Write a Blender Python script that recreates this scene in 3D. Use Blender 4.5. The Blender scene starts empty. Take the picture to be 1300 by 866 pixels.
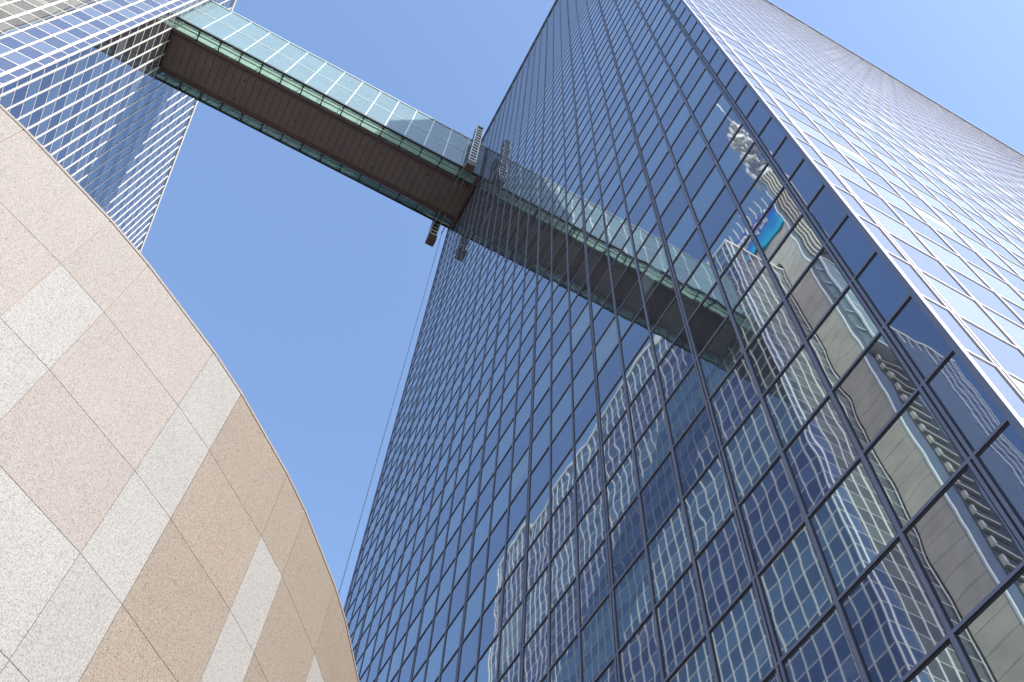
import bpy, bmesh, math, random
from mathutils import Vector, Matrix
random.seed(7)
C = bpy.context.scene.collection
R = math.radians

# ------------------------------------------------------------------ camera
# world: origin = camera, +X = normal direction of the west facade (inwards), +Y along it, +Z up; ground at -1.6
FPX = 1219.03
CM = [[0.8806802236637367, -0.47207914271236767, 0.03928901454028657],
      [0.4346915591911124, 0.772391245012026, -0.46309287729004406],
      [0.18826999765122013, 0.42491534173847884, 0.8854385130203459]]
cam = bpy.data.cameras.new('camera'); camo = bpy.data.objects.new('camera', cam); C.objects.link(camo)
cam.sensor_width = 36; cam.sensor_fit = 'HORIZONTAL'; cam.lens = FPX/1300*36
cam.clip_start = .05; cam.clip_end = 6000
mm = Matrix([[CM[0][i], -CM[1][i], -CM[2][i], 0] for i in range(3)] + [[0, 0, 0, 1]])
camo.matrix_world = mm
bpy.context.scene.camera = camo

def proj(P):
    c = [sum(CM[r][k]*P[k] for k in range(3)) for r in range(3)]
    if c[2] < .1: return None
    return (650+FPX*c[0]/c[2], 433+FPX*c[1]/c[2])

# ------------------------------------------------------------------ light
SUN = Vector((.39, -1.0, .77)).normalized()
sun = bpy.data.lights.new('sun', 'SUN'); suno = bpy.data.objects.new('sun', sun); C.objects.link(suno)
sun.energy = 3.2; sun.angle = R(.53); sun.color = (1.0, .94, .86)
suno.rotation_euler = SUN.to_track_quat('Z', 'Y').to_euler()
w = bpy.data.worlds.new('World'); bpy.context.scene.world = w; w.use_nodes = True
nt = w.node_tree; bgn = nt.nodes['Background']
sky = nt.nodes.new('ShaderNodeTexSky'); sky.sky_type = 'NISHITA'; sky.sun_disc = False
sky.sun_elevation = math.asin(SUN.z); sky.sun_rotation = math.atan2(SUN.x, SUN.y)
sky.altitude = 50; sky.air_density = 1.0; sky.dust_density = 1.2; sky.ozone_density = 2.3
nt.links.new(sky.outputs[0], bgn.inputs[0]); bgn.inputs[1].default_value = .15
sc = bpy.context.scene
sc.view_settings.view_transform = 'Standard'; sc.view_settings.look = 'None'
sc.view_settings.gamma = 1; sc.view_settings.use_curve_mapping = False
sc.view_settings.exposure = 1.42
sc.cycles.caustics_reflective = False; sc.cycles.caustics_refractive = False
sc.cycles.max_bounces = 8; sc.cycles.transparent_max_bounces = 12

# ------------------------------------------------------------------ materials
def mat(name):
    m = bpy.data.materials.new(name); m.use_nodes = True
    return m, m.node_tree, m.node_tree.nodes['Principled BSDF']
def N(nt, t, **kw):
    n = nt.nodes.new('ShaderNode'+t)
    for k, v in kw.items(): setattr(n, k, v)
    return n
def math_n(nt, op, a, b=None, c=None):
    n = N(nt, 'Math', operation=op)
    for i, v in enumerate((a, b, c)):
        if v is None: continue
        if isinstance(v, (int, float)): n.inputs[i].default_value = v
        else: nt.links.new(v, n.inputs[i])
    return n.outputs[0]
def vmath(nt, op, a, b=None, scale=None):
    n = N(nt, 'VectorMath', operation=op)
    for i, v in enumerate((a, b)):
        if v is None: continue
        if isinstance(v, (tuple, list)): n.inputs[i].default_value = v
        else: nt.links.new(v, n.inputs[i])
    if scale is not None:
        if isinstance(scale, (int, float)): n.inputs['Scale'].default_value = scale
        else: nt.links.new(scale, n.inputs['Scale'])
    return n.outputs[0] if op != 'DOT_PRODUCT' else n.outputs[1]

def simple(name, col, rough=.6, metal=0., var=.12, scale=3., spec=.5, bump=0.):
    m, nt, b = mat(name)
    tc = N(nt, 'TexCoord'); nz = N(nt, 'TexNoise'); nz.inputs['Scale'].default_value = scale; nz.inputs['Detail'].default_value = 5
    nt.links.new(tc.outputs['Object'], nz.inputs['Vector'])
    mr = N(nt, 'MapRange'); mr.inputs[1].default_value = .3; mr.inputs[2].default_value = .7
    mr.inputs[3].default_value = 1-var; mr.inputs[4].default_value = 1+var
    nt.links.new(nz.outputs[0], mr.inputs[0])
    mx = N(nt, 'VectorMath', operation='SCALE'); mx.inputs[0].default_value = col
    nt.links.new(mr.outputs[0], mx.inputs['Scale']); nt.links.new(mx.outputs[0], b.inputs['Base Color'])
    b.inputs['Roughness'].default_value = rough; b.inputs['Metallic'].default_value = metal
    b.inputs['Specular IOR Level'].default_value = spec
    if bump:
        bp = N(nt, 'Bump'); bp.inputs['Strength'].default_value = 1; bp.inputs['Distance'].default_value = bump
        nt.links.new(nz.outputs[0], bp.inputs['Height']); nt.links.new(bp.outputs[0], b.inputs['Normal'])
    return m

def facade_glass(name, tint, dust, dustcol, blinds=0.):
    """coated mirror glass: tinted mirror with slightly uneven panes under a thin film of dust"""
    m, nt, b = mat(name)
    at = N(nt, 'Attribute', attribute_name='pane_rand')
    rnd = at.outputs['Vector']
    sp = N(nt, 'SeparateXYZ'); nt.links.new(rnd, sp.inputs[0])
    uv = N(nt, 'UVMap', uv_map='UVMap'); su = N(nt, 'SeparateXYZ'); nt.links.new(uv.outputs[0], su.inputs[0])
    geo = N(nt, 'NewGeometry'); nrm = geo.outputs['True Normal']
    tan = vmath(nt, 'CROSS_PRODUCT', (0, 0, 1), nrm)
    tc = N(nt, 'TexCoord')
    pos = vmath(nt, 'ADD', tc.outputs['Object'], vmath(nt, 'SCALE', rnd, scale=57.0))
    nz = N(nt, 'TexNoise'); nz.inputs['Scale'].default_value = 1.45; nz.inputs['Detail'].default_value = 1.2; nz.inputs['Roughness'].default_value = .35
    nt.links.new(pos, nz.inputs['Vector'])
    nv = vmath(nt, 'SCALE', vmath(nt, 'SUBTRACT', nz.outputs['Color'], (.5, .5, .5)), scale=math_n(nt, 'MULTIPLY_ADD', sp.outputs[1], .0062, .0024))
    # pillow towards the frame + per pane tilt
    def centred(o, k, r):
        a = math_n(nt, 'SUBTRACT', o, .5)
        a3 = math_n(nt, 'MULTIPLY', math_n(nt, 'MULTIPLY', a, a), a)
        a = math_n(nt, 'ADD', math_n(nt, 'MULTIPLY', a, k), math_n(nt, 'MULTIPLY', a3, k*3))
        return math_n(nt, 'ADD', a, math_n(nt, 'MULTIPLY', math_n(nt, 'SUBTRACT', r, .5), .0046))
    pu = centred(su.outputs[0], -.0010, sp.outputs[0]); pv = centred(su.outputs[1], -.0012, sp.outputs[1])
    t1 = vmath(nt, 'SCALE', tan, scale=pu)
    cz = N(nt, 'CombineXYZ'); nt.links.new(pv, cz.inputs[2])
    n2 = vmath(nt, 'NORMALIZE', vmath(nt, 'ADD', vmath(nt, 'ADD', nrm, nv), vmath(nt, 'ADD', t1, cz.outputs[0])))
    # slight tone change pane to pane
    sc_ = math_n(nt, 'MULTIPLY_ADD', sp.outputs[2], .16, .92)
    col = vmath(nt, 'SCALE', tint, scale=sc_)
    nt.links.new(col, b.inputs['Base Color']); b.inputs['Metallic'].default_value = 1; b.inputs['Roughness'].default_value = .015
    nt.links.new(n2, b.inputs['Normal'])
    df = N(nt, 'BsdfDiffuse'); df.inputs[0].default_value = (*dustcol, 1)
    gr = N(nt, 'BsdfGlossy'); gr.inputs['Roughness'].default_value = .55; gr.inputs[0].default_value = (.8, .8, .82, 1)
    film = N(nt, 'MixShader'); film.inputs[0].default_value = .4
    nt.links.new(df.outputs[0], film.inputs[1]); nt.links.new(gr.outputs[0], film.inputs[2])
    mx = N(nt, 'MixShader'); mx.inputs[0].default_value = dust
    fac = None
    if blinds:
        # a few panes with a pale blind drawn part of the way down behind the glass
        has = math_n(nt, 'LESS_THAN', sp.outputs[2], blinds)
        drop = math_n(nt, 'GREATER_THAN', su.outputs[1], math_n(nt, 'MULTIPLY_ADD', sp.outputs[0], .7, .1))
        fac = math_n(nt, 'MULTIPLY_ADD', math_n(nt, 'MULTIPLY', has, drop), .14, dust)
        nt.links.new(fac, mx.inputs[0])
    nt.links.new(b.outputs[0], mx.inputs[1]); nt.links.new(film.outputs[0], mx.inputs[2])
    nt.links.new(mx.outputs[0], nt.nodes['Material Output'].inputs[0])
    return m

def bridge_glass(name, tint, haze, hazecol, refl=1.0):
    m, nt, b = mat(name); nt.nodes.remove(b)
    tr = N(nt, 'BsdfTransparent'); tr.inputs[0].default_value = (*tint, 1)
    df = N(nt, 'BsdfDiffuse'); tc = N(nt, 'TexCoord'); nz = N(nt, 'TexNoise'); nz.inputs['Scale'].default_value = .9; nz.inputs['Detail'].default_value = 1.5
    mp = N(nt, 'Mapping'); mp.inputs['Scale'].default_value = (.3, .6, .9)
    nt.links.new(tc.outputs['Object'], mp.inputs[0]); nt.links.new(mp.outputs[0], nz.inputs['Vector'])
    df.inputs[0].default_value = (*hazecol, 1)
    f = math_n(nt, 'MULTIPLY', math_n(nt, 'MULTIPLY_ADD', nz.outputs[0], .25, .9), haze)
    tl = N(nt, 'BsdfTranslucent'); tl.inputs[0].default_value = (*hazecol, 1)
    dd = N(nt, 'MixShader'); dd.inputs[0].default_value = .35
    nt.links.new(df.outputs[0], dd.inputs[1]); nt.links.new(tl.outputs[0], dd.inputs[2])
    m1 = N(nt, 'MixShader'); nt.links.new(f, m1.inputs[0]); nt.links.new(tr.outputs[0], m1.inputs[1]); nt.links.new(dd.outputs[0], m1.inputs[2])
    gl = N(nt, 'BsdfGlossy'); gl.inputs['Roughness'].default_value = .01
    fr = N(nt, 'Fresnel'); fr.inputs[0].default_value = 1.5
    m2 = N(nt, 'MixShader'); nt.links.new(math_n(nt, 'MULTIPLY', fr.outputs[0], refl), m2.inputs[0])
    nt.links.new(m1.outputs[0], m2.inputs[1]); nt.links.new(gl.outputs[0], m2.inputs[2])
    nt.links.new(m2.outputs[0], nt.nodes['Material Output'].inputs[0])
    return m

def granite(name, cols, mott=.06):
    m, nt, b = mat(name)
    tc = N(nt, 'TexCoord')
    n1 = N(nt, 'TexNoise'); n1.inputs['Scale'].default_value = 88; n1.inputs['Detail'].default_value = 2.5; n1.inputs['Roughness'].default_value = .8
    nt.links.new(tc.outputs['Object'], n1.inputs['Vector'])
    cr = N(nt, 'ValToRGB'); e = cr.color_ramp.elements
    e[0].position = .31; e[0].color = (*cols[0], 1); e[1].position = .70; e[1].color = (*cols[2], 1)
    k = cr.color_ramp.elements.new(.47); k.color = (*cols[1], 1)
    nt.links.new(n1.outputs[0], cr.inputs[0])
    vo = N(nt, 'TexVoronoi'); vo.inputs['Scale'].default_value = 95
    nt.links.new(tc.outputs['Object'], vo.inputs['Vector'])
    sp = N(nt, 'SeparateXYZ'); nt.links.new(vo.outputs['Color'], sp.inputs[0])
    dark = math_n(nt, 'LESS_THAN', sp.outputs[0], .05)
    mx = N(nt, 'Mix', data_type='RGBA'); nt.links.new(math_n(nt, 'MULTIPLY', dark, .28), mx.inputs[0])
    nt.links.new(cr.outputs[0], mx.inputs[6]); mx.inputs[7].default_value = (cols[0][0]*.5, cols[0][1]*.5, cols[0][2]*.5, 1)
    n2 = N(nt, 'TexNoise'); n2.inputs['Scale'].default_value = 1.6; n2.inputs['Detail'].default_value = 4
    nt.links.new(tc.outputs['Object'], n2.inputs['Vector'])
    s = math_n(nt, 'MULTIPLY_ADD', n2.outputs[0], 2*mott, 1-mott)
    at = N(nt, 'Attribute', attribute_name='pane_rand'); s3 = N(nt, 'SeparateXYZ'); nt.links.new(at.outputs['Vector'], s3.inputs[0])
    s = math_n(nt, 'MULTIPLY', s, math_n(nt, 'MULTIPLY_ADD', s3.outputs[0], .07, .97))
    nt.links.new(vmath(nt, 'SCALE', mx.outputs[2], scale=s), b.inputs['Base Color'])
    b.inputs['Roughness'].default_value = .75; b.inputs['Specular IOR Level'].default_value = .3
    bp = N(nt, 'Bump'); bp.inputs['Distance'].default_value = .0012; nt.links.new(n1.outputs[0], bp.inputs['Height']); nt.links.new(bp.outputs[0], b.inputs['Normal'])
    return m

MT = {}
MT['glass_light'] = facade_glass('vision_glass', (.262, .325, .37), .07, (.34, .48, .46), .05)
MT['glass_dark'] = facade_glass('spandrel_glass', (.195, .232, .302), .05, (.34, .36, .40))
MT['glass_light_sun'] = facade_glass('sunlit_vision_glass', (.315, .375, .44), .12, (.42, .46, .46), .12)  # lighter copy for sun-facing facades: sunlight painted into tint and film
MT['glass_dark_sun'] = facade_glass('sunlit_spandrel_glass', (.20, .25, .33), .085, (.36, .38, .44))  # spandrel copy, likewise brightened in its colour for the sunlit faces
MT['mullion'] = simple('facade_aluminium', (.18, .185, .235), .5, .8, .05, 2.)
MT['mullion_sunlit'] = simple('sunlit_aluminium', (.74, .70, .63), .5, .1, .05, 2.)  # same metal as the darker frames, sunlight painted in as a paler colour
MT['gasket'] = simple('black_gasket', (.012, .012, .015), .6, 0, .1)
MT['core'] = simple('dark_backing', (.03, .032, .04), .8)
MT['soffit'] = simple('brown_soffit_sheet', (.175, .13, .118), .5, .1, .1, .8)
MT['brown'] = simple('brown_painted_steel', (.13, .085, .075), .45, .3, .15, 2.)
MT['black'] = simple('dark_steel', (.02, .022, .022), .45, .5, .2, 3.)
MT['white'] = simple('white_painted_steel', (.78, .78, .74), .4, 0, .05, 2.)
MT['rail'] = simple('grey_bridge_frame', (.48, .56, .57), .4, .3, .05, 2.)
MT['inner'] = simple('pale_green_lining', (.74, .78, .66), .6, 0, .1, 1.)
MT['bglass'] = bridge_glass('bridge_wall_glass', (.90, .97, .985), .34, (.62, .90, .98), 1.)
MT['bledge'] = bridge_glass('bridge_floor_glass', (.87, .945, .93), .06, (.45, .60, .58), .8)
MT['st_white'] = granite('white_granite', [(.10, .097, .094), (.198, .194, .188), (.275, .268, .258)])
MT['st_pink'] = granite('pink_granite', [(.10, .087, .08), (.192, .173, .160), (.262, .240, .224)])
MT['st_tan'] = granite('tan_granite', [(.078, .061, .048), (.160, .132, .108), (.240, .206, .174)])
MT['grout'] = simple('joint_mortar', (.24, .19, .155), .9)
MT['concrete'] = simple('pale_concrete_panel', (.57, .50, .41), .85, 0, .14, .6, bump=.004)
MT['sheet'] = simple('blue_grey_sheet', (.16, .19, .24), .4, .4, .06, 1.)
MT['fin'] = simple('beige_metal_fin', (.60, .54, .45), .5, .2, .1, 2.)
MT['teal'] = simple('teal_glazing', (.25, .32, .32), .12, 0, .25, .5)
MT['antenna'] = simple('antenna_white', (.74, .72, .66), .5, 0, .1, 3.)
MT['steel'] = simple('galvanised_steel', (.35, .35, .34), .45, .7, .15, 3.)

# ------------------------------------------------------------------ object helpers
def link(name, verts, faces, mats, parent=None, fm=None, uvs=None, rnd=None, smooth=False):
    me = bpy.data.meshes.new(name); me.from_pydata([tuple(v) for v in verts], [], faces)
    for m in (mats if isinstance(mats, (list, tuple)) else [mats]): me.materials.append(m)
    if fm: me.polygons.foreach_set('material_index', fm)
    if uvs is not None:
        l = me.uv_layers.new(name='UVMap'); l.data.foreach_set('uv', [c for u in uvs for c in u])
    if rnd is not None:
        a = me.attributes.new('pane_rand', 'FLOAT_VECTOR', 'FACE'); a.data.foreach_set('vector', [c for r in rnd for c in r])
    if smooth: me.polygons.foreach_set('use_smooth', [True]*len(me.polygons))
    o = bpy.data.objects.new(name, me); C.objects.link(o)
    if parent: o.parent = parent
    return o
class MB:
    """collects shapes for one mesh object"""
    def __init__(s): s.v = []; s.f = []; s.m = []
    def add(s, vs, fs, mi=0):
        n = len(s.v); s.v += [tuple(v) for v in vs]; s.f += [tuple(i+n for i in f) for f in fs]; s.m += [mi]*len(fs)
    def box(s, a, b, mi=0):
        x0, y0, z0 = [min(a[i], b[i]) for i in range(3)]; x1, y1, z1 = [max(a[i], b[i]) for i in range(3)]
        s.add([(x0,y0,z0),(x1,y0,z0),(x1,y1,z0),(x0,y1,z0),(x0,y0,z1),(x1,y0,z1),(x1,y1,z1),(x0,y1,z1)],
              [(0,3,2,1),(4,5,6,7),(0,1,5,4),(1,2,6,5),(2,3,7,6),(3,0,4,7)], mi); return s
    def bar(s, a, b, w, mi=0, n=6):
        a = Vector(a); b = Vector(b); d = (b-a).normalized(); u = d.orthogonal().normalized(); v = d.cross(u)
        vs = []
        for P in (a, b):
            for k in range(n):
                t = 2*math.pi*(k+.5)/n; vs.append(P+(u*math.cos(t)+v*math.sin(t))*w/2)
        fs = [(k, (k+1) % n, n+(k+1) % n, n+k) for k in range(n)]+[tuple(range(n-1, -1, -1)), tuple(range(n, 2*n))]
        s.add(vs, fs, mi); return s
    def build(s, name, mats, parent=None, **k): return link(name, s.v, s.f, mats, parent, fm=s.m, **k)
def empty(name, loc, label, cat, group=None):
    o = bpy.data.objects.new(name, None); C.objects.link(o); o.location = loc; o.empty_display_size = 1
    tag(o, label, cat, group); return o
def tag(o, label=None, cat=None, group=None, kind=None):
    if label: o['label'] = label
    if cat: o['category'] = cat
    if group: o['group'] = group
    if kind: o['kind'] = kind
    return o
def rebase(root):
    """parts are modelled in world coordinates: keep them in place under a root that is not at the origin"""
    for ch in list(root.children):
        ch.matrix_parent_inverse = Matrix.Translation(-root.location)

# ------------------------------------------------------------------ the curved stone building (also used to test what it hides)
HD = 7.4
DCX, DCY, DR = -.925*HD, 1.799*HD, 1.403*HD
def hidden_by_stone(P):
    ax, ay = P[0], P[1]
    a = ax*ax+ay*ay; b = -(ax*DCX+ay*DCY); c = DCX*DCX+DCY*DCY-DR*DR; D = b*b-a*c
    if D <= 0: return False
    t = (-b-math.sqrt(D))/a
    return 0 < t < 1 and P[2]*t < HD

def vis_area_quad(q, bydome):
    cx = Vector((0, 0, 0))
    for p in q: cx += Vector(p)/4
    if bydome and hidden_by_stone(cx): return 0
    pr = [proj(p) for p in q]
    if any(p is None for p in pr): return 0
    mx = sum(p[0] for p in pr)/4; my = sum(p[1] for p in pr)/4
    if not (-5 < mx < 1305 and -5 < my < 871): return 0
    A = 0
    for i in range(4): A += pr[i][0]*pr[(i+1) % 4][1]-pr[(i+1) % 4][0]*pr[i][1]
    return abs(A)/2
def vis_len_bar(a, b, w, bydome):
    a = Vector(a); b = Vector(b); tot = 0
    for k in range(80):
        p = a.lerp(b, k/80); q = a.lerp(b, (k+1)/80)
        pp, qq = proj(p), proj(q)
        if not pp or not qq or not (0 < pp[0] < 1300 and 0 < pp[1] < 866): continue
        if bydome and hidden_by_stone(p): continue
        tot += math.dist(pp, qq)*w*FPX/max(p.length, 1)
    return tot

# ------------------------------------------------------------------ towers
MOD = 3.65; NARROW = .66
def bays(n_groups):
    """bay edges (s0,s1) and mullion centres (s,double) for a face: narrow bay, n x 3 bays, narrow bay"""
    ms = []; s = NARROW
    for g in range(n_groups):
        ms.append((s, True)); ms += [(s+MOD/3, False), (s+2*MOD/3, False)]; s += MOD
    ms.append((s, True)); L = s+NARROW
    edges = [0]+[m[0] for m in ms]+[L]
    return edges, ms, L

def facade(pieces, O, t, n, groups, zs, mm_w, mm_d, tr_w, tr_d, gk, twin, vis, dome):
    O = Vector(O); t = Vector(t); n = Vector(n)
    edges, ms, L = bays(groups)
    cr = t.cross(Vector((0, 0, 1)))
    flip = cr.dot(n) < 0
    P = lambda s, d, z: O+t*s+n*d+Vector((0, 0, z))
    for i in range(len(zs)-1):
        z0, z1 = zs[i], zs[i+1]
        for k in range(len(edges)-1):
            s0, s1 = edges[k], edges[k+1]
            q = [P(s0, 0, z0), P(s1, 0, z0), P(s1, 0, z1), P(s0, 0, z1)]
            uv = [(0, 0), (1, 0), (1, 1), (0, 1)]
            if flip: q = q[::-1]; uv = uv[::-1]
            corner = k == 0 or k == len(edges)-2
            light = (i % 2 == LIGHT) and not corner
            A = vis_area_quad(q, dome) if vis else 0
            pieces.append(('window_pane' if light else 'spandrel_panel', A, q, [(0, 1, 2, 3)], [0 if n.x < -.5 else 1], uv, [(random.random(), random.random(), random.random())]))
    def slab(s0, s1, d0, d1, z0, z1):
        vs = [P(s0,d0,z0),P(s1,d0,z0),P(s1,d1,z0),P(s0,d1,z0),P(s0,d0,z1),P(s1,d0,z1),P(s1,d1,z1),P(s0,d1,z1)]
        fs = [(0,3,2,1),(4,5,6,7),(0,1,5,4),(1,2,6,5),(2,3,7,6),(3,0,4,7)]
        if flip: pass
        else: fs = [f[::-1] for f in fs]
        return vs, fs
    for z in zs:
        v1, f1 = slab(.05, L-.05, -.02, tr_d, z-tr_w/2, z+tr_w/2)
        v2, f2 = slab(.05, L-.05, -.02, .006, z-tr_w/2-gk*1.6, z+tr_w/2+gk*.4)
        A = vis_len_bar(P(.1, 0, z), P(L-.1, 0, z), tr_w, dome) if vis else 0
        pieces.append(('transom', A, v1+v2, f1+[tuple(i+8 for i in f) for f in f2], [0]*6+[1]*6, None, None))
    z0, z1 = zs[0], zs[-1]
    for s, dbl in ms:
        b = []
        if dbl and not twin: b = [(s-mm_w*.7, s+mm_w*.7)]; g = (s-mm_w*.7-gk, s+mm_w*.7+gk)
        elif dbl: b = [(s-mm_w*.95, s-mm_w*.25), (s+mm_w*.25, s+mm_w*.95)]; g = (s-mm_w*.95-gk, s+mm_w*.95+gk)
        else: b = [(s-mm_w/2, s+mm_w/2)]; g = (s-mm_w/2-gk, s+mm_w/2+gk)
        vs, fs, fm = [], [], []
        for (a, c) in b:
            v, f = slab(a, c, -.02, mm_d, z0-.03, z1+.05); fs += [tuple(i+len(vs) for i in ff) for ff in f]; vs += v; fm += [0]*6
        v, f = slab(g[0], g[1], -.02, .009, z0-.02, z1+.04); fs += [tuple(i+len(vs) for i in ff) for ff in f]; vs += v; fm += [1]*6
        A = vis_len_bar(P(s, 0, z0), P(s, 0, z1), mm_w, dome) if vis else 0
        pieces.append(('mullion', A, vs, fs, fm, None, None))

def emit(root, pieces, frame):
    """the hundred largest in the picture of each kind become parts; the rest of that kind is one part"""
    kinds = {}
    for p in pieces: kinds.setdefault(p[0], []).append(p)
    for kind, L in kinds.items():
        L.sort(key=lambda p: -p[1])
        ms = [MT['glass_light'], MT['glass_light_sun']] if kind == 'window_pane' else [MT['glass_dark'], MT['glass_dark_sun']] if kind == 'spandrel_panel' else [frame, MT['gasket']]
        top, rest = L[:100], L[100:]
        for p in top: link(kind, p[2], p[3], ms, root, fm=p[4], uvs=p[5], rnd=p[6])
        if rest:
            v, f, fm, uv, rn = [], [], [], [], []
            for p in rest:
                n = len(v); v += list(p[2]); f += [tuple(i+n for i in q) for q in p[3]]; fm += p[4]
                if p[5]: uv += p[5]; rn += p[6]
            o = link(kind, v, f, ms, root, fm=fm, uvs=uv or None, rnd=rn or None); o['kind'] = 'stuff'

LIGHT = 0
GZ = -1.6
RP = 1.617
# main tower: blue west facade at x = MX, bright south facade at y = MY
MX, MY = 7.135, 2.5
zm = [7.5+RP*k for k in range(-5, 58)]
main = empty('glass_office_tower', (MX, MY, GZ), 'dark blue mirror-glass office tower filling the right side, its west facade reflecting the bridge', 'office tower')
pcs = []
eW, _, LW = bays(8); eS, _, LS = bays(14)
facade(pcs, (MX, MY, 0), (0, 1, 0), (-1, 0, 0), 8, zm, .065, .028, .05, .026, .024, True, True, False)
facade(pcs, (MX, MY, 0), (1, 0, 0), (0, -1, 0), 14, zm, .085, .018, .065, .014, .018, True, True, False)
emit(main, pcs, MT['mullion'])
def tower_body(root, x0, y0, x1, y1, zt, zb, frame, corner, g=.06):
    b = MB(); b.box((x0+.03, y0+.03, GZ), (x1-.03, y1-.03, zt-.02)); b.build('wall', MT['core'], root)
    p = MB(); e = .10
    for (a, c, d, f) in ((x0-e, y0-e, x1+e, y0+.05), (x0-e, y1-.05, x1+e, y1+e), (x0-e, y0+.05, x0+.05, y1-.05), (x1-.05, y0+.05, x1+e, y1-.05)):
        p.box((a, c, zt+.06), (d, f, zt+.55))
    p.box((x0+.05, y0+.05, zt+.0), (x1-.05, y1-.05, zt+.1)); p.build('parapet', frame, root)
    q = MB(); q.box((x0-e, y0-e, GZ), (x1+e, y1+e, zb-.07)); q.build('base', MT['sheet'], root)
    for cx, cy, sx, sy in corner:
        c = MB()
        c.box((cx-sx*.05, cy-sy*.03, zb), (cx+sx*g, cy+sy*g, zt+.05)); c.build('corner_post', frame, root)
tower_body(main, MX, MY, MX+LS, MY+LW, zm[-1], zm[0], MT['mullion'],
           [(MX, MY, 1, 1), (MX, MY+LW, 1, -1), (MX+LS, MY, -1, 1), (MX+LS, MY+LW, -1, -1)])
rebase(main)

# left tower: east facade at x = LX (facing the main tower), south facade at y = LY
LX, LY = -20.7, 24.65
zl = [55.2+1.62*k for k in range(-34, 27)]
left = empty('sunlit_frame_office_tower', (LX, LY, GZ), 'office tower in the top left corner with white-edged window grid lit by the sun', 'office tower')
pcs = []
facade(pcs, (LX, LY, 0), (0, 1, 0), (1, 0, 0), 14, zl, .095, .04, .095, .012, .006, False, True, True)
facade(pcs, (LX, LY, 0), (-1, 0, 0), (0, -1, 0), 8, zl, .135, .03, .06, .014, .008, False, True, True)
emit(left, pcs, MT['mullion_sunlit'])
tower_body(left, LX-LW, LY, LX, LY+LS, zl[-1], zl[0], MT['mullion_sunlit'],
           [(LX, LY, -1, 1), (LX, LY+LS, -1, -1), (LX-LW, LY, 1, 1), (LX-LW, LY+LS, 1, -1)])
rebase(left)

# ------------------------------------------------------------------ stair and lift tower on the far side of the left tower (seen only mirrored)
core = empty('stone_lift_tower', (-32.7, 21.3, GZ), 'beige stone lift tower seen mirrored in the lower right panes, rising above the roof', 'lift tower')
b = MB(); b.box((-32.5, 21.3, GZ), (-27.53, 24.5, 112.0)); b.box((-32.5, 24.5, zl[-1]+.7), (-27.53, 33, 112.0)); b.build('wall', MT['gasket'], core)
b = MB(); b.box((-38.0, 21.25, GZ), (-32.5, 24.5, 82.0)); b.build('wing', MT['sheet'], core)
# panel courses on the east side with open joints
b = MB(); z = GZ+.3
while z < 104.6:
    b.box((-27.53, 21.36, z), (-27.44, 24.4, min(z+1.58, 104.7)))
    if z > zl[-1]+1: b.box((-27.53, 24.42, z), (-27.44, 33, min(z+1.58, 104.7)))
    z += 1.62
b.build('stone_cladding', MT['concrete'], core)
b = MB(); b.box((-27.6, 21.2, GZ), (-27.4, 21.34, 112.1)); b.build('corner_trim', MT['white'], core)
b = MB(); b.box((-29.2, 21.2, GZ), (-27.7, 21.3, 112)); b.build('south_panel', MT['sheet'], core)
# round stair shaft with curved fins
SX, SY, SR = -30.1, 21.0, 1.15
b = MB(); n = 20
def arc(r, z0, z1, mb, a0=180, a1=360, mi=0, n=20):
    vs, fs = [], []
    for k in range(n+1):
        a = R(a0+(a1-a0)*k/n)
        for z in (z0, z1): vs.append((SX+r*math.cos(a), SY+r*math.sin(a), z))
    for k in range(n): fs.append((2*k, 2*k+2, 2*k+3, 2*k+1))
    mb.add(vs, fs, mi)
arc(SR, 92.4, 122.5, b, 0, 360); b.add([(SX+SR*math.cos(R(18*k)), SY+SR*math.sin(R(18*k)), 122.5) for k in range(20)], [tuple(range(20))])
b.build('shaft_wall', MT['core'], core)
def ring(mb, r0, r1, z0, z1, a0, a1, n=16):
    vs, fs = [], []
    for k in range(n+1):
        a = R(a0+(a1-a0)*k/n)
        for r, z in ((r0, z0), (r1, z0), (r1, z1), (r0, z1)): vs.append((SX+r*math.cos(a), SY+r*math.sin(a), z))
    for k in range(n):
        for j in range(4): fs.append((4*k+j, 4*k+(j+1) % 4, 4*k+4+(j+1) % 4, 4*k+4+j))
    fs += [(0, 3, 2, 1), (4*n, 4*n+1, 4*n+2, 4*n+3)]
    mb.add(vs, fs)
b = MB(); z = 94.5
while z < 122.3: ring(b, SR, SR+.3, z, z+.22, 150, 390); z += .62
for a in range(160, 390, 14):
    c, s_ = math.cos(R(a)), math.sin(R(a))
    b.bar((SX+(SR+.5)*c, SY+(SR+.5)*s_, 94.5), (SX+(SR+.5)*c, SY+(SR+.5)*s_, 122.6), .16)
b.build('louvre_stack', MT['fin'], core)
b = MB(); b.box((-31.3, 21.12, GZ), (-28.9, 21.19, 74)); b.build('vent_slot', MT['core'], core)
b = MB(); z = 3.
while z < 73.5:
    b.box((-31.2, 20.85, z), (-29.0, 21.11, z+.16)); b.box((-29.25, 20.8, z+.17), (-29.0, 21.11, z+.8)); z += 1.62
b.build('slot_fin', MT['fin'], core)
BAY = (-31.2, -28.2)
b = MB(); b.box((BAY[0], 20.1, 74.3), (BAY[1], 21.15, 92)); b.build('glass_bay', MT['teal'], core)
b = MB()
for z in (74.1, 92.0): b.box((BAY[0]-.12, 20.0, z), (BAY[1]+.12, 21.18, z+.3))
for x in BAY: b.box((x-.1, 20.02, 74.4), (x+.1, 20.2, 92))
for k in range(5):
    z = 75.5+k*3.3; b.bar((BAY[0]+.3, 20.06, z), (BAY[1]-.3, 20.06, z+2.6), .12); b.bar((BAY[1]+.04, 20.4, z+.6), (BAY[1]+.04, 20.9, z+2.0), .1)
b.build('bay_frame', MT['white'], core)
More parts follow.
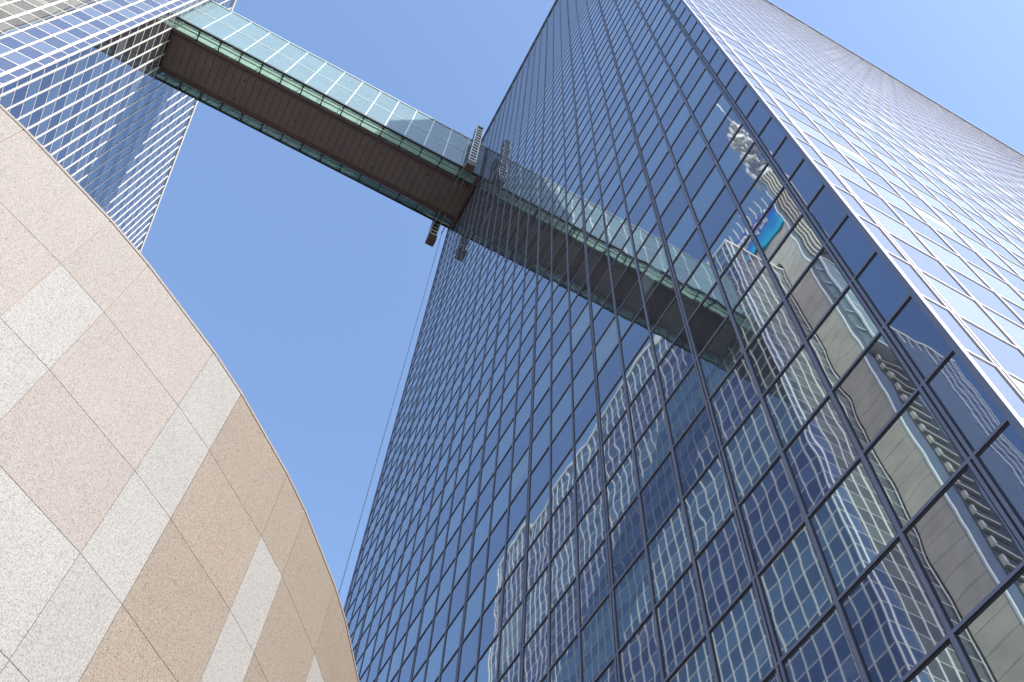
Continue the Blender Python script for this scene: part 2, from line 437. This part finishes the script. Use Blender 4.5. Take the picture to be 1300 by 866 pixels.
# roof railing
b = MB()
for k in range(12): b.bar((-27.6, 21.6+k*1.0, 112), (-27.6, 21.6+k*1.0, 116.2), .13)
b.build('railing_post', MT['fin'], core)
b = MB(); b.box((-29.5, 21.8, 112), (-28.6, 32.6, 114.9)); b.build('screen', MT['brown'], core)
rebase(core)

# illuminated name board on the lift tower
m, nt_, bs = mat('name_board_face')
tc = N(nt_, 'TexCoord'); sx_ = N(nt_, 'SeparateXYZ'); nt_.links.new(tc.outputs['Object'], sx_.inputs[0])
mr = N(nt_, 'MapRange'); mr.inputs[1].default_value = 105; mr.inputs[2].default_value = 111.5
nt_.links.new(math_n(nt_, 'ADD', sx_.outputs[2], math_n(nt_, 'MULTIPLY', math_n(nt_, 'SUBTRACT', sx_.outputs[1], 26), .12)), mr.inputs[0])
cr = N(nt_, 'ValToRGB'); e = cr.color_ramp.elements; e[0].color = (.02, .62, .80, 1); e[1].color = (.12, .05, .42, 1); e[1].position = .75
k_ = e.new(.35); k_.color = (.03, .22, .62, 1)
nt_.links.new(mr.outputs[0], cr.inputs[0]); nt_.links.new(cr.outputs[0], bs.inputs['Base Color']); bs.inputs['Roughness'].default_value = .3
sign = empty('rooftop_name_board', (-27.2, 27, 104.8), 'purple to turquoise name board with white letters, mirrored high in the blue panes', 'sign')
b = MB(); b.box((-27.43, 21.45, 104.9), (-27.2, 32.2, 112.0)); b.build('board', m, sign)
def text(body, size, y, z, name, parent, x=-27.16, tall=1.5):
    cu = bpy.data.curves.new(name, 'FONT'); cu.body = body; cu.size = size; cu.extrude = .04; cu.offset = .018*size
    to = bpy.data.objects.new('t', cu); C.objects.link(to)
    dg = bpy.context.evaluated_depsgraph_get(); me = bpy.data.meshes.new_from_object(to.evaluated_get(dg))
    bpy.data.objects.remove(to)
    rot = Matrix(((0, 0, 1, x), (1, 0, 0, y), (0, tall, 0, z), (0, 0, 0, 1)))
    me.transform(rot); me.materials.clear(); me.materials.append(MT['white'])
    o = bpy.data.objects.new(name, me); C.objects.link(o); o.parent = parent; return o
text('belgacom', 2.9, 22.6, 109.1, 'lettering', sign); text('the power of', 1.1, 22.8, 107.7, 'small_lettering', sign)
rebase(sign)

# antenna mast on the lift tower
ant = empty('antenna_mast', (-31.2, 22.0, 112), 'white telecom antenna mast crowded with dishes, mirrored near the corner of the blue facade', 'antenna mast')
AX, AY = -29.4, 21.2
b = MB()
b.bar((AX, AY, 112), (AX, AY, 150), .5, n=10); b.bar((AX, AY, 150), (AX, AY, 157), .22, n=8)
for k in range(10):
    z = 124+k*2.6; r = 1.5-.07*k
    for j in range(6):
        a, a2 = R(60*j), R(60*j+60)
        b.bar((AX+r*math.cos(a), AY+r*math.sin(a), z), (AX+r*math.cos(a2), AY+r*math.sin(a2), z), .12)
        b.bar((AX, AY, z), (AX+r*math.cos(a), AY+r*math.sin(a), z), .1)
b.build('mast', MT['steel'], ant)
rr = random.Random(3)
for k in range(34):
    z = 123+rr.random()*22; a = R(rr.random()*360); r = 1.5-(z-123)*.03
    b = MB(); c = Vector((AX+r*math.cos(a), AY+r*math.sin(a), z)); d = Vector((math.cos(a), math.sin(a), 0)); q = c+d*.45
    D = .45+rr.random()*.75; b.bar(c, q, D, n=16); b.bar(q, q+d*.12, D*1.08, n=16); b.build('dish', MT['antenna'], ant)
for k in range(44):
    z = 121+rr.random()*24; a = R(rr.random()*360); r = 1.6+rr.random()*.7-(z-123)*.03
    b = MB(); c = Vector((AX+r*math.cos(a), AY+r*math.sin(a), z)); b.box(c-Vector((.16, .16, 0)), c+Vector((.16, .16, .9+rr.random()*1.0)))
    b.bar(c+Vector((0, 0, .4)), (AX, AY, z), .07); b.build('sector_panel', MT['antenna'], ant)
b = MB(); b.bar((AX, AY, 122.6), (AX, AY, 126), 2.0, n=20); b.build('drum', MT['antenna'], ant)
# lamp bracket at the tip
b = MB(); b.bar((AX, AY, 157), (AX, AY, 164), .2, n=8); b.build('tip', MT['antenna'], ant)
rebase(ant)

# ------------------------------------------------------------------ skybridge
BY0, BY1 = 25.7, 31.2; BZ0, BZ1 = 80.25, 89.0
BX0, BX1 = LX+.02, MX-.02
br = empty('glass_skybridge', ((BX0+BX1)/2, 28.5, BZ0), 'glazed footbridge with brown underside spanning the gap between both towers', 'skybridge')
P0 = -15.0; PX = 1.84
posts = [P0+PX*k for k in range(-3, 12)]; posts = [p for p in posts if BX0+.2 < p < BX1-.2]
ed = [BX0]+posts+[BX1]
S0, S1 = 26.7, 30.45        # brown soffit box between the two glass floor strips
# soffit: pressed sheets with open seams
xs = [BX0]; x = P0-PX*3
while x < BX1:
    if x > BX0+.1: xs.append(x)
    x += PX/3
xs.append(BX1)
for i in range(len(xs)-1):
    b = MB(); b.box((xs[i]+.018, S0+.5, BZ0-.10), (xs[i+1]-.018, S1-.4, BZ0-.04))
    b.build('soffit_sheet', MT['soffit'], br)
b = MB(); b.box((BX0, S0+.02, BZ0-.035), (BX1, S1-.02, BZ0+.35)); b.build('floor_slab', MT['black'], br)
for (ya, yb) in ((S0, S0+.22), (S0+.28, S0+.48), (S1-.38, S1-.22), (S1-.17, S1)):
    b = MB(); b.box((BX0, ya, BZ0-.18), (BX1, yb, BZ0-.036)); b.build('edge_beam', MT['brown'], br)
# outer frames
def hbar(y0, y1, z0, z1, name, m): b = MB(); b.box((BX0, y0, z0), (BX1, y1, z1)); return b.build(name, m, br)
hbar(BY0-.08, BY0+.06, BZ0-.14, BZ0+.12, 'bottom_rail', MT['black'])
hbar(BY1-.06, BY1+.08, BZ0-.14, BZ0+.12, 'bottom_rail', MT['black'])
MZ = BZ0+4.3
for y, s in ((BY0, -1), (BY1, 1)):
    hbar(y-.05, y+.05, MZ-.05, MZ+.05, 'mid_rail', MT['rail'])
    hbar(y-.09, y+.07, BZ1-.08, BZ1+.06, 'top_rail', MT['rail'])
for x in posts:
    for y in (BY0, BY1):
        b = MB(); b.box((x-.045, y-.045, BZ0+.12), (x+.045, y+.045, BZ1-.08)); b.build('post', MT['rail'], br)
    for ya, yb, yo in ((BY0+.06, S0, BY0+.2), (S1, BY1-.06, BY1-.2)):
        b = MB(); b.box((x-.04, ya, BZ0-.12), (x+.04, yb, BZ0+.1)); b.bar((x-.13, yo, BZ0-.12), (x+.13, yo, BZ0-.12), .09)
        b.bar((x-.13, yb-.1 if yb == S0 else ya+.1, BZ0-.12), (x+.13, yb-.1 if yb == S0 else ya+.1, BZ0-.12), .09); b.build('bracket', MT['black'], br)
for i in range(len(ed)-1):
    x0, x1 = ed[i]+.05, ed[i+1]-.05
    for y in (BY0, BY1):
        for z0, z1 in ((BZ0+.13, MZ-.052), (MZ+.052, BZ1-.085)):
            b = MB(); b.box((x0, y-.012, z0), (x1, y+.012, z1)); b.build('wall_pane', MT['bglass'], br)
    for ya, yb in ((BY0+.07, S0-.01), (S1+.01, BY1-.07)):
        b = MB(); b.box((x0, ya, BZ0-.05), (x1, yb, BZ0-.02)); b.build('floor_pane', MT['bledge'], br)
    b = MB(); b.box((x0, BY0+.08, BZ1-.03), (x1, BY1-.08, BZ1)); b.build('roof_pane', MT['bglass'], br)
# inside: upper deck, parapets, handrails, light tubes and inner frames behind the glass
b = MB(); b.box((BX0, S0+.04, BZ0+.36), (BX1, S0+.08, BZ0+2.7)); b.build('parapet_lining', MT['inner'], br)
b = MB(); b.box((BX0, S0+.3, MZ-.12), (BX1, S1-.3, MZ+.1)); b.build('upper_deck', MT['white'], br)
for y in (BY0+.35, BY0+.62, BY1-.3):
    hb = MB(); hb.bar((BX0, y, BZ0+.35), (BX1, y, BZ0+.35), .11); hb.build('handrail', MT['white'], br)
for z in (BZ0+2.1, BZ0+2.9, MZ+1.0, MZ+1.7, MZ+2.9):
    for y in (BY0+.14, S1-.1):
        hb = MB(); hb.bar((BX0, y, z), (BX1, y, z), .09); hb.build('inner_rail', MT['white'], br)
for x in posts:
    for y in (S0+.1, S1-.1):
        b = MB(); b.bar((x+.35, y, BZ0+.36), (x+.35, y, BZ1-.1), .12); b.build('inner_post', MT['white'], br)
    b = MB(); b.bar((x+.35, BY0+.1, BZ1-.14), (x+.35, BY1-.1, BZ1-.14), .14); b.build('roof_beam', MT['rail'], br)
for x, y in ((-14.0, 27.8), (-14.2, 29.6), (-1.3, 27.9), (-1.6, 29.5), (-9.0, 28.9), (3.0, 27.7)):
    b = MB(); b.bar((x, y, BZ0-.10), (x, y, BZ0-.17), .13, n=12); b.build('spotlight', MT['black'], br)
b = MB(); b.box((BX1-.35, BY0-.06, BZ0-.2), (BX1-.1, BY1+.06, BZ0-.14)); b.build('end_trim', MT['brown'], br)
b = MB(); b.box((BX1-.14, BY0-.1, BZ0-.1), (BX1, BY0-.02, BZ1)); b.box((BX1-.14, BY1+.02, BZ0-.1), (BX1, BY1+.1, BZ1)); b.build('end_frame', MT['black'], br)
rebase(br)

# ------------------------------------------------------------------ maintenance gantry hung round the bridge
ga = empty('maintenance_gantry', (5.6, 28.5, 77.5), 'ladder-like steel maintenance gantry gripping the bridge beside the dark blue facade', 'gantry')
def ladder(y0, y1, z0, z1, side):
    """closed dark box truss with a white rung frame on its open face"""
    x0, x1 = 5.35, 6.05
    b = MB(); b.box((x0, y0+.06, z0), (x1, y1, z1)); b.build('truss_box', MT['black'], ga)
    b = MB(); ys = y0
    for x in (x0+.04, x1-.04): b.box((x-.035, ys-.03, z0), (x+.035, ys+.055, z1))
    z = z0+.15
    while z < z1-.3:
        b.box((x0+.085, ys+.02, z), (x1-.085, ys+.055, z+.2)); z += .80
    b.build('rung_frame', MT['white'], ga)
    b = MB(); b.box((x0-.03, y0-.04, z0-1.2), (x1+.03, y1+.04, z0-.01)); b.build('cradle', MT['brown'], ga)
    b = MB(); b.box((x0+.02, y0-.02, z1+.01), (x1-.02, y1, z1+.12)); b.bar((x0+.1, y0, z1+.1), (x0+.1, y0, z1+.5), .06); b.bar((x1-.1, y0, z1+.1), (x1-.1, y0, z1+.5), .06); b.build('top_frame', MT['steel'], ga)
ladder(24.35, 24.95, 78.9, 89.6, 1)
ladder(31.75, 32.3, 78.4, 88.5, 1)
b = MB()
for x in (5.4, 5.95):
    b.bar((x, 24.6, 79.9), (x, 27.4, 79.9), .09); b.bar((x, 30.0, 79.9), (x, 32.2, 79.9), .09)
b.bar((4.6, 26.2, 79.85), (6.6, 26.2, 79.85), .09); b.bar((4.3, 30.9, 79.85), (6.7, 30.9, 79.85), .09)
b.bar((6.4, 31.2, 79.85), (6.4, 31.9, 79.85), .1); b.bar((6.2, 26.9, 79.6), (6.2, 26.9, 79.95), .1)
b.build('support_arm', MT['steel'], ga)
rebase(ga)
b = MB(); b.bar((6.42, 31.85, GZ), (6.42, 31.85, 79.8), .045); cb = b.build('hanging_cable', MT['steel'])
tag(cb, 'thin steel cable hanging from the bridge gantry down beside the dark tower', 'cable')

# ------------------------------------------------------------------ curved stone building
dome = empty('curved_stone_building', (DCX, DCY, GZ), 'round building clad in speckled pink, white and tan granite slabs in the left foreground', 'building')
base_a = 28.62; cyc = 7.77; nar = 2.58
edges = []
k = -23
while k < 24:
    a = base_a+cyc*k; edges += [(a, a+nar, 'N', k), (a+nar, a+cyc, 'W', k)]; k += 1
# keep whole cycles only (46 cycles would overrun): cover the circle once
edges = [e for e in edges if -151 < e[0] < 209]
rows = [HD*(1.0-.1218*i) for i in range(0, 11)]; rows.append(GZ)
fixed = {}
def setc(kk, typ, r, c): fixed[(kk, typ, r)] = c
PINK, WH, TAN = 1, 0, 2
for r in range(12):
    setc(-1, 'W', r, PINK if r < 2 else WH); setc(-1, 'N', r, PINK if r < 3 else TAN); setc(-2, 'W', r, PINK)
    setc(0, 'N', r, PINK if r == 0 else WH)
    setc(0, 'W', r, PINK if r < 3 else WH)
    setc(1, 'N', r, WH); setc(1, 'W', r, TAN)
    setc(2, 'N', r, TAN if r == 0 else WH); setc(2, 'W', r, TAN)
    setc(3, 'N', r, TAN if r == 0 else WH); setc(3, 'W', r, TAN)
    setc(4, 'N', r, TAN); setc(4, 'W', r, TAN)
rg = random.Random(5)
V, F, FM, RN = [], [], [], []
def dpt(a, z, r): return (DCX+r*math.sin(R(a)), DCY-r*math.cos(R(a)), z)
gapdeg = math.degrees(.0025/DR)
for (a0, a1, typ, kk) in edges:
    run = None
    for r in range(len(rows)-1):
        zt, zb = rows[r], rows[r+1]
        c = fixed.get((kk, typ, r))
        if c is None: c = rg.choice([PINK, WH, TAN, TAN])
        A0, A1 = a0+gapdeg, a1-gapdeg; Z0, Z1 = zb+.0025, zt-.0025
        n = len(V)
        for (a, z) in ((A0, Z0), (A1, Z0), (A1, Z1), (A0, Z1)): V.append(dpt(a, z, DR))
        for (a, z) in ((A0, Z0), (A1, Z0), (A1, Z1), (A0, Z1)): V.append(dpt(a, z, DR-.009))
        F += [(n, n+1, n+2, n+3), (n, n+4, n+5, n+1), (n+1, n+5, n+6, n+2), (n+2, n+6, n+7, n+3), (n+3, n+7, n+4, n)]
        FM += [c]*5; q = (rg.random(), rg.random(), rg.random()); RN += [q]*5
link('granite_cladding', V, F, [MT['st_white'], MT['st_pink'], MT['st_tan']], dome, fm=FM, rnd=RN)
b = MB(); rim = sorted(e[0] for e in edges); ri = DR-.007
b.add([dpt(a, z, ri) for a in rim for z in (GZ, HD-.003)], [(2*i, (2*i+2) % (2*len(rim)), (2*i+3) % (2*len(rim)), 2*i+1) for i in range(len(rim))])
b.build('wall', MT['grout'], dome)
b = MB(); nn = len(rim)
vs = []
for a in rim:
    for rr_, z in ((DR+.006, HD-.001), (DR+.006, HD+.03), (DR-.4, HD+.03), (DR-.4, HD-.001)): vs.append(dpt(a, z, rr_))
fs = []
for i in range(nn):
    for j in range(4): fs.append((4*i+j, 4*((i+1) % nn)+j, 4*((i+1) % nn)+(j+1) % 4, 4*i+(j+1) % 4))
b.add(vs, fs); b.build('coping', MT['st_pink'], dome)
b = MB(); b.add([dpt(a, HD-.02, DR-.1) for a in rim], [tuple(range(nn))]); b.build('roof', MT['concrete'], dome)
rebase(dome)

# ------------------------------------------------------------------ ground
m, nt_, bs = mat('paving')
tc = N(nt_, 'TexCoord'); bk = N(nt_, 'TexBrick'); nt_.links.new(tc.outputs['Object'], bk.inputs[0])
bk.inputs['Scale'].default_value = 1.6; bk.inputs['Color1'].default_value = (.19, .18, .17, 1); bk.inputs['Color2'].default_value = (.23, .22, .20, 1); bk.inputs['Mortar'].default_value = (.15, .14, .13, 1)
bk.inputs['Mortar Size'].default_value = .012
nt_.links.new(bk.outputs[0], bs.inputs['Base Color']); bs.inputs['Roughness'].default_value = .85
g = link('ground', [(-2000, -2000, GZ), (2000, -2000, GZ), (2000, 2000, GZ), (-2000, 2000, GZ)], [(0, 1, 2, 3)], m); tag(g, kind='structure')
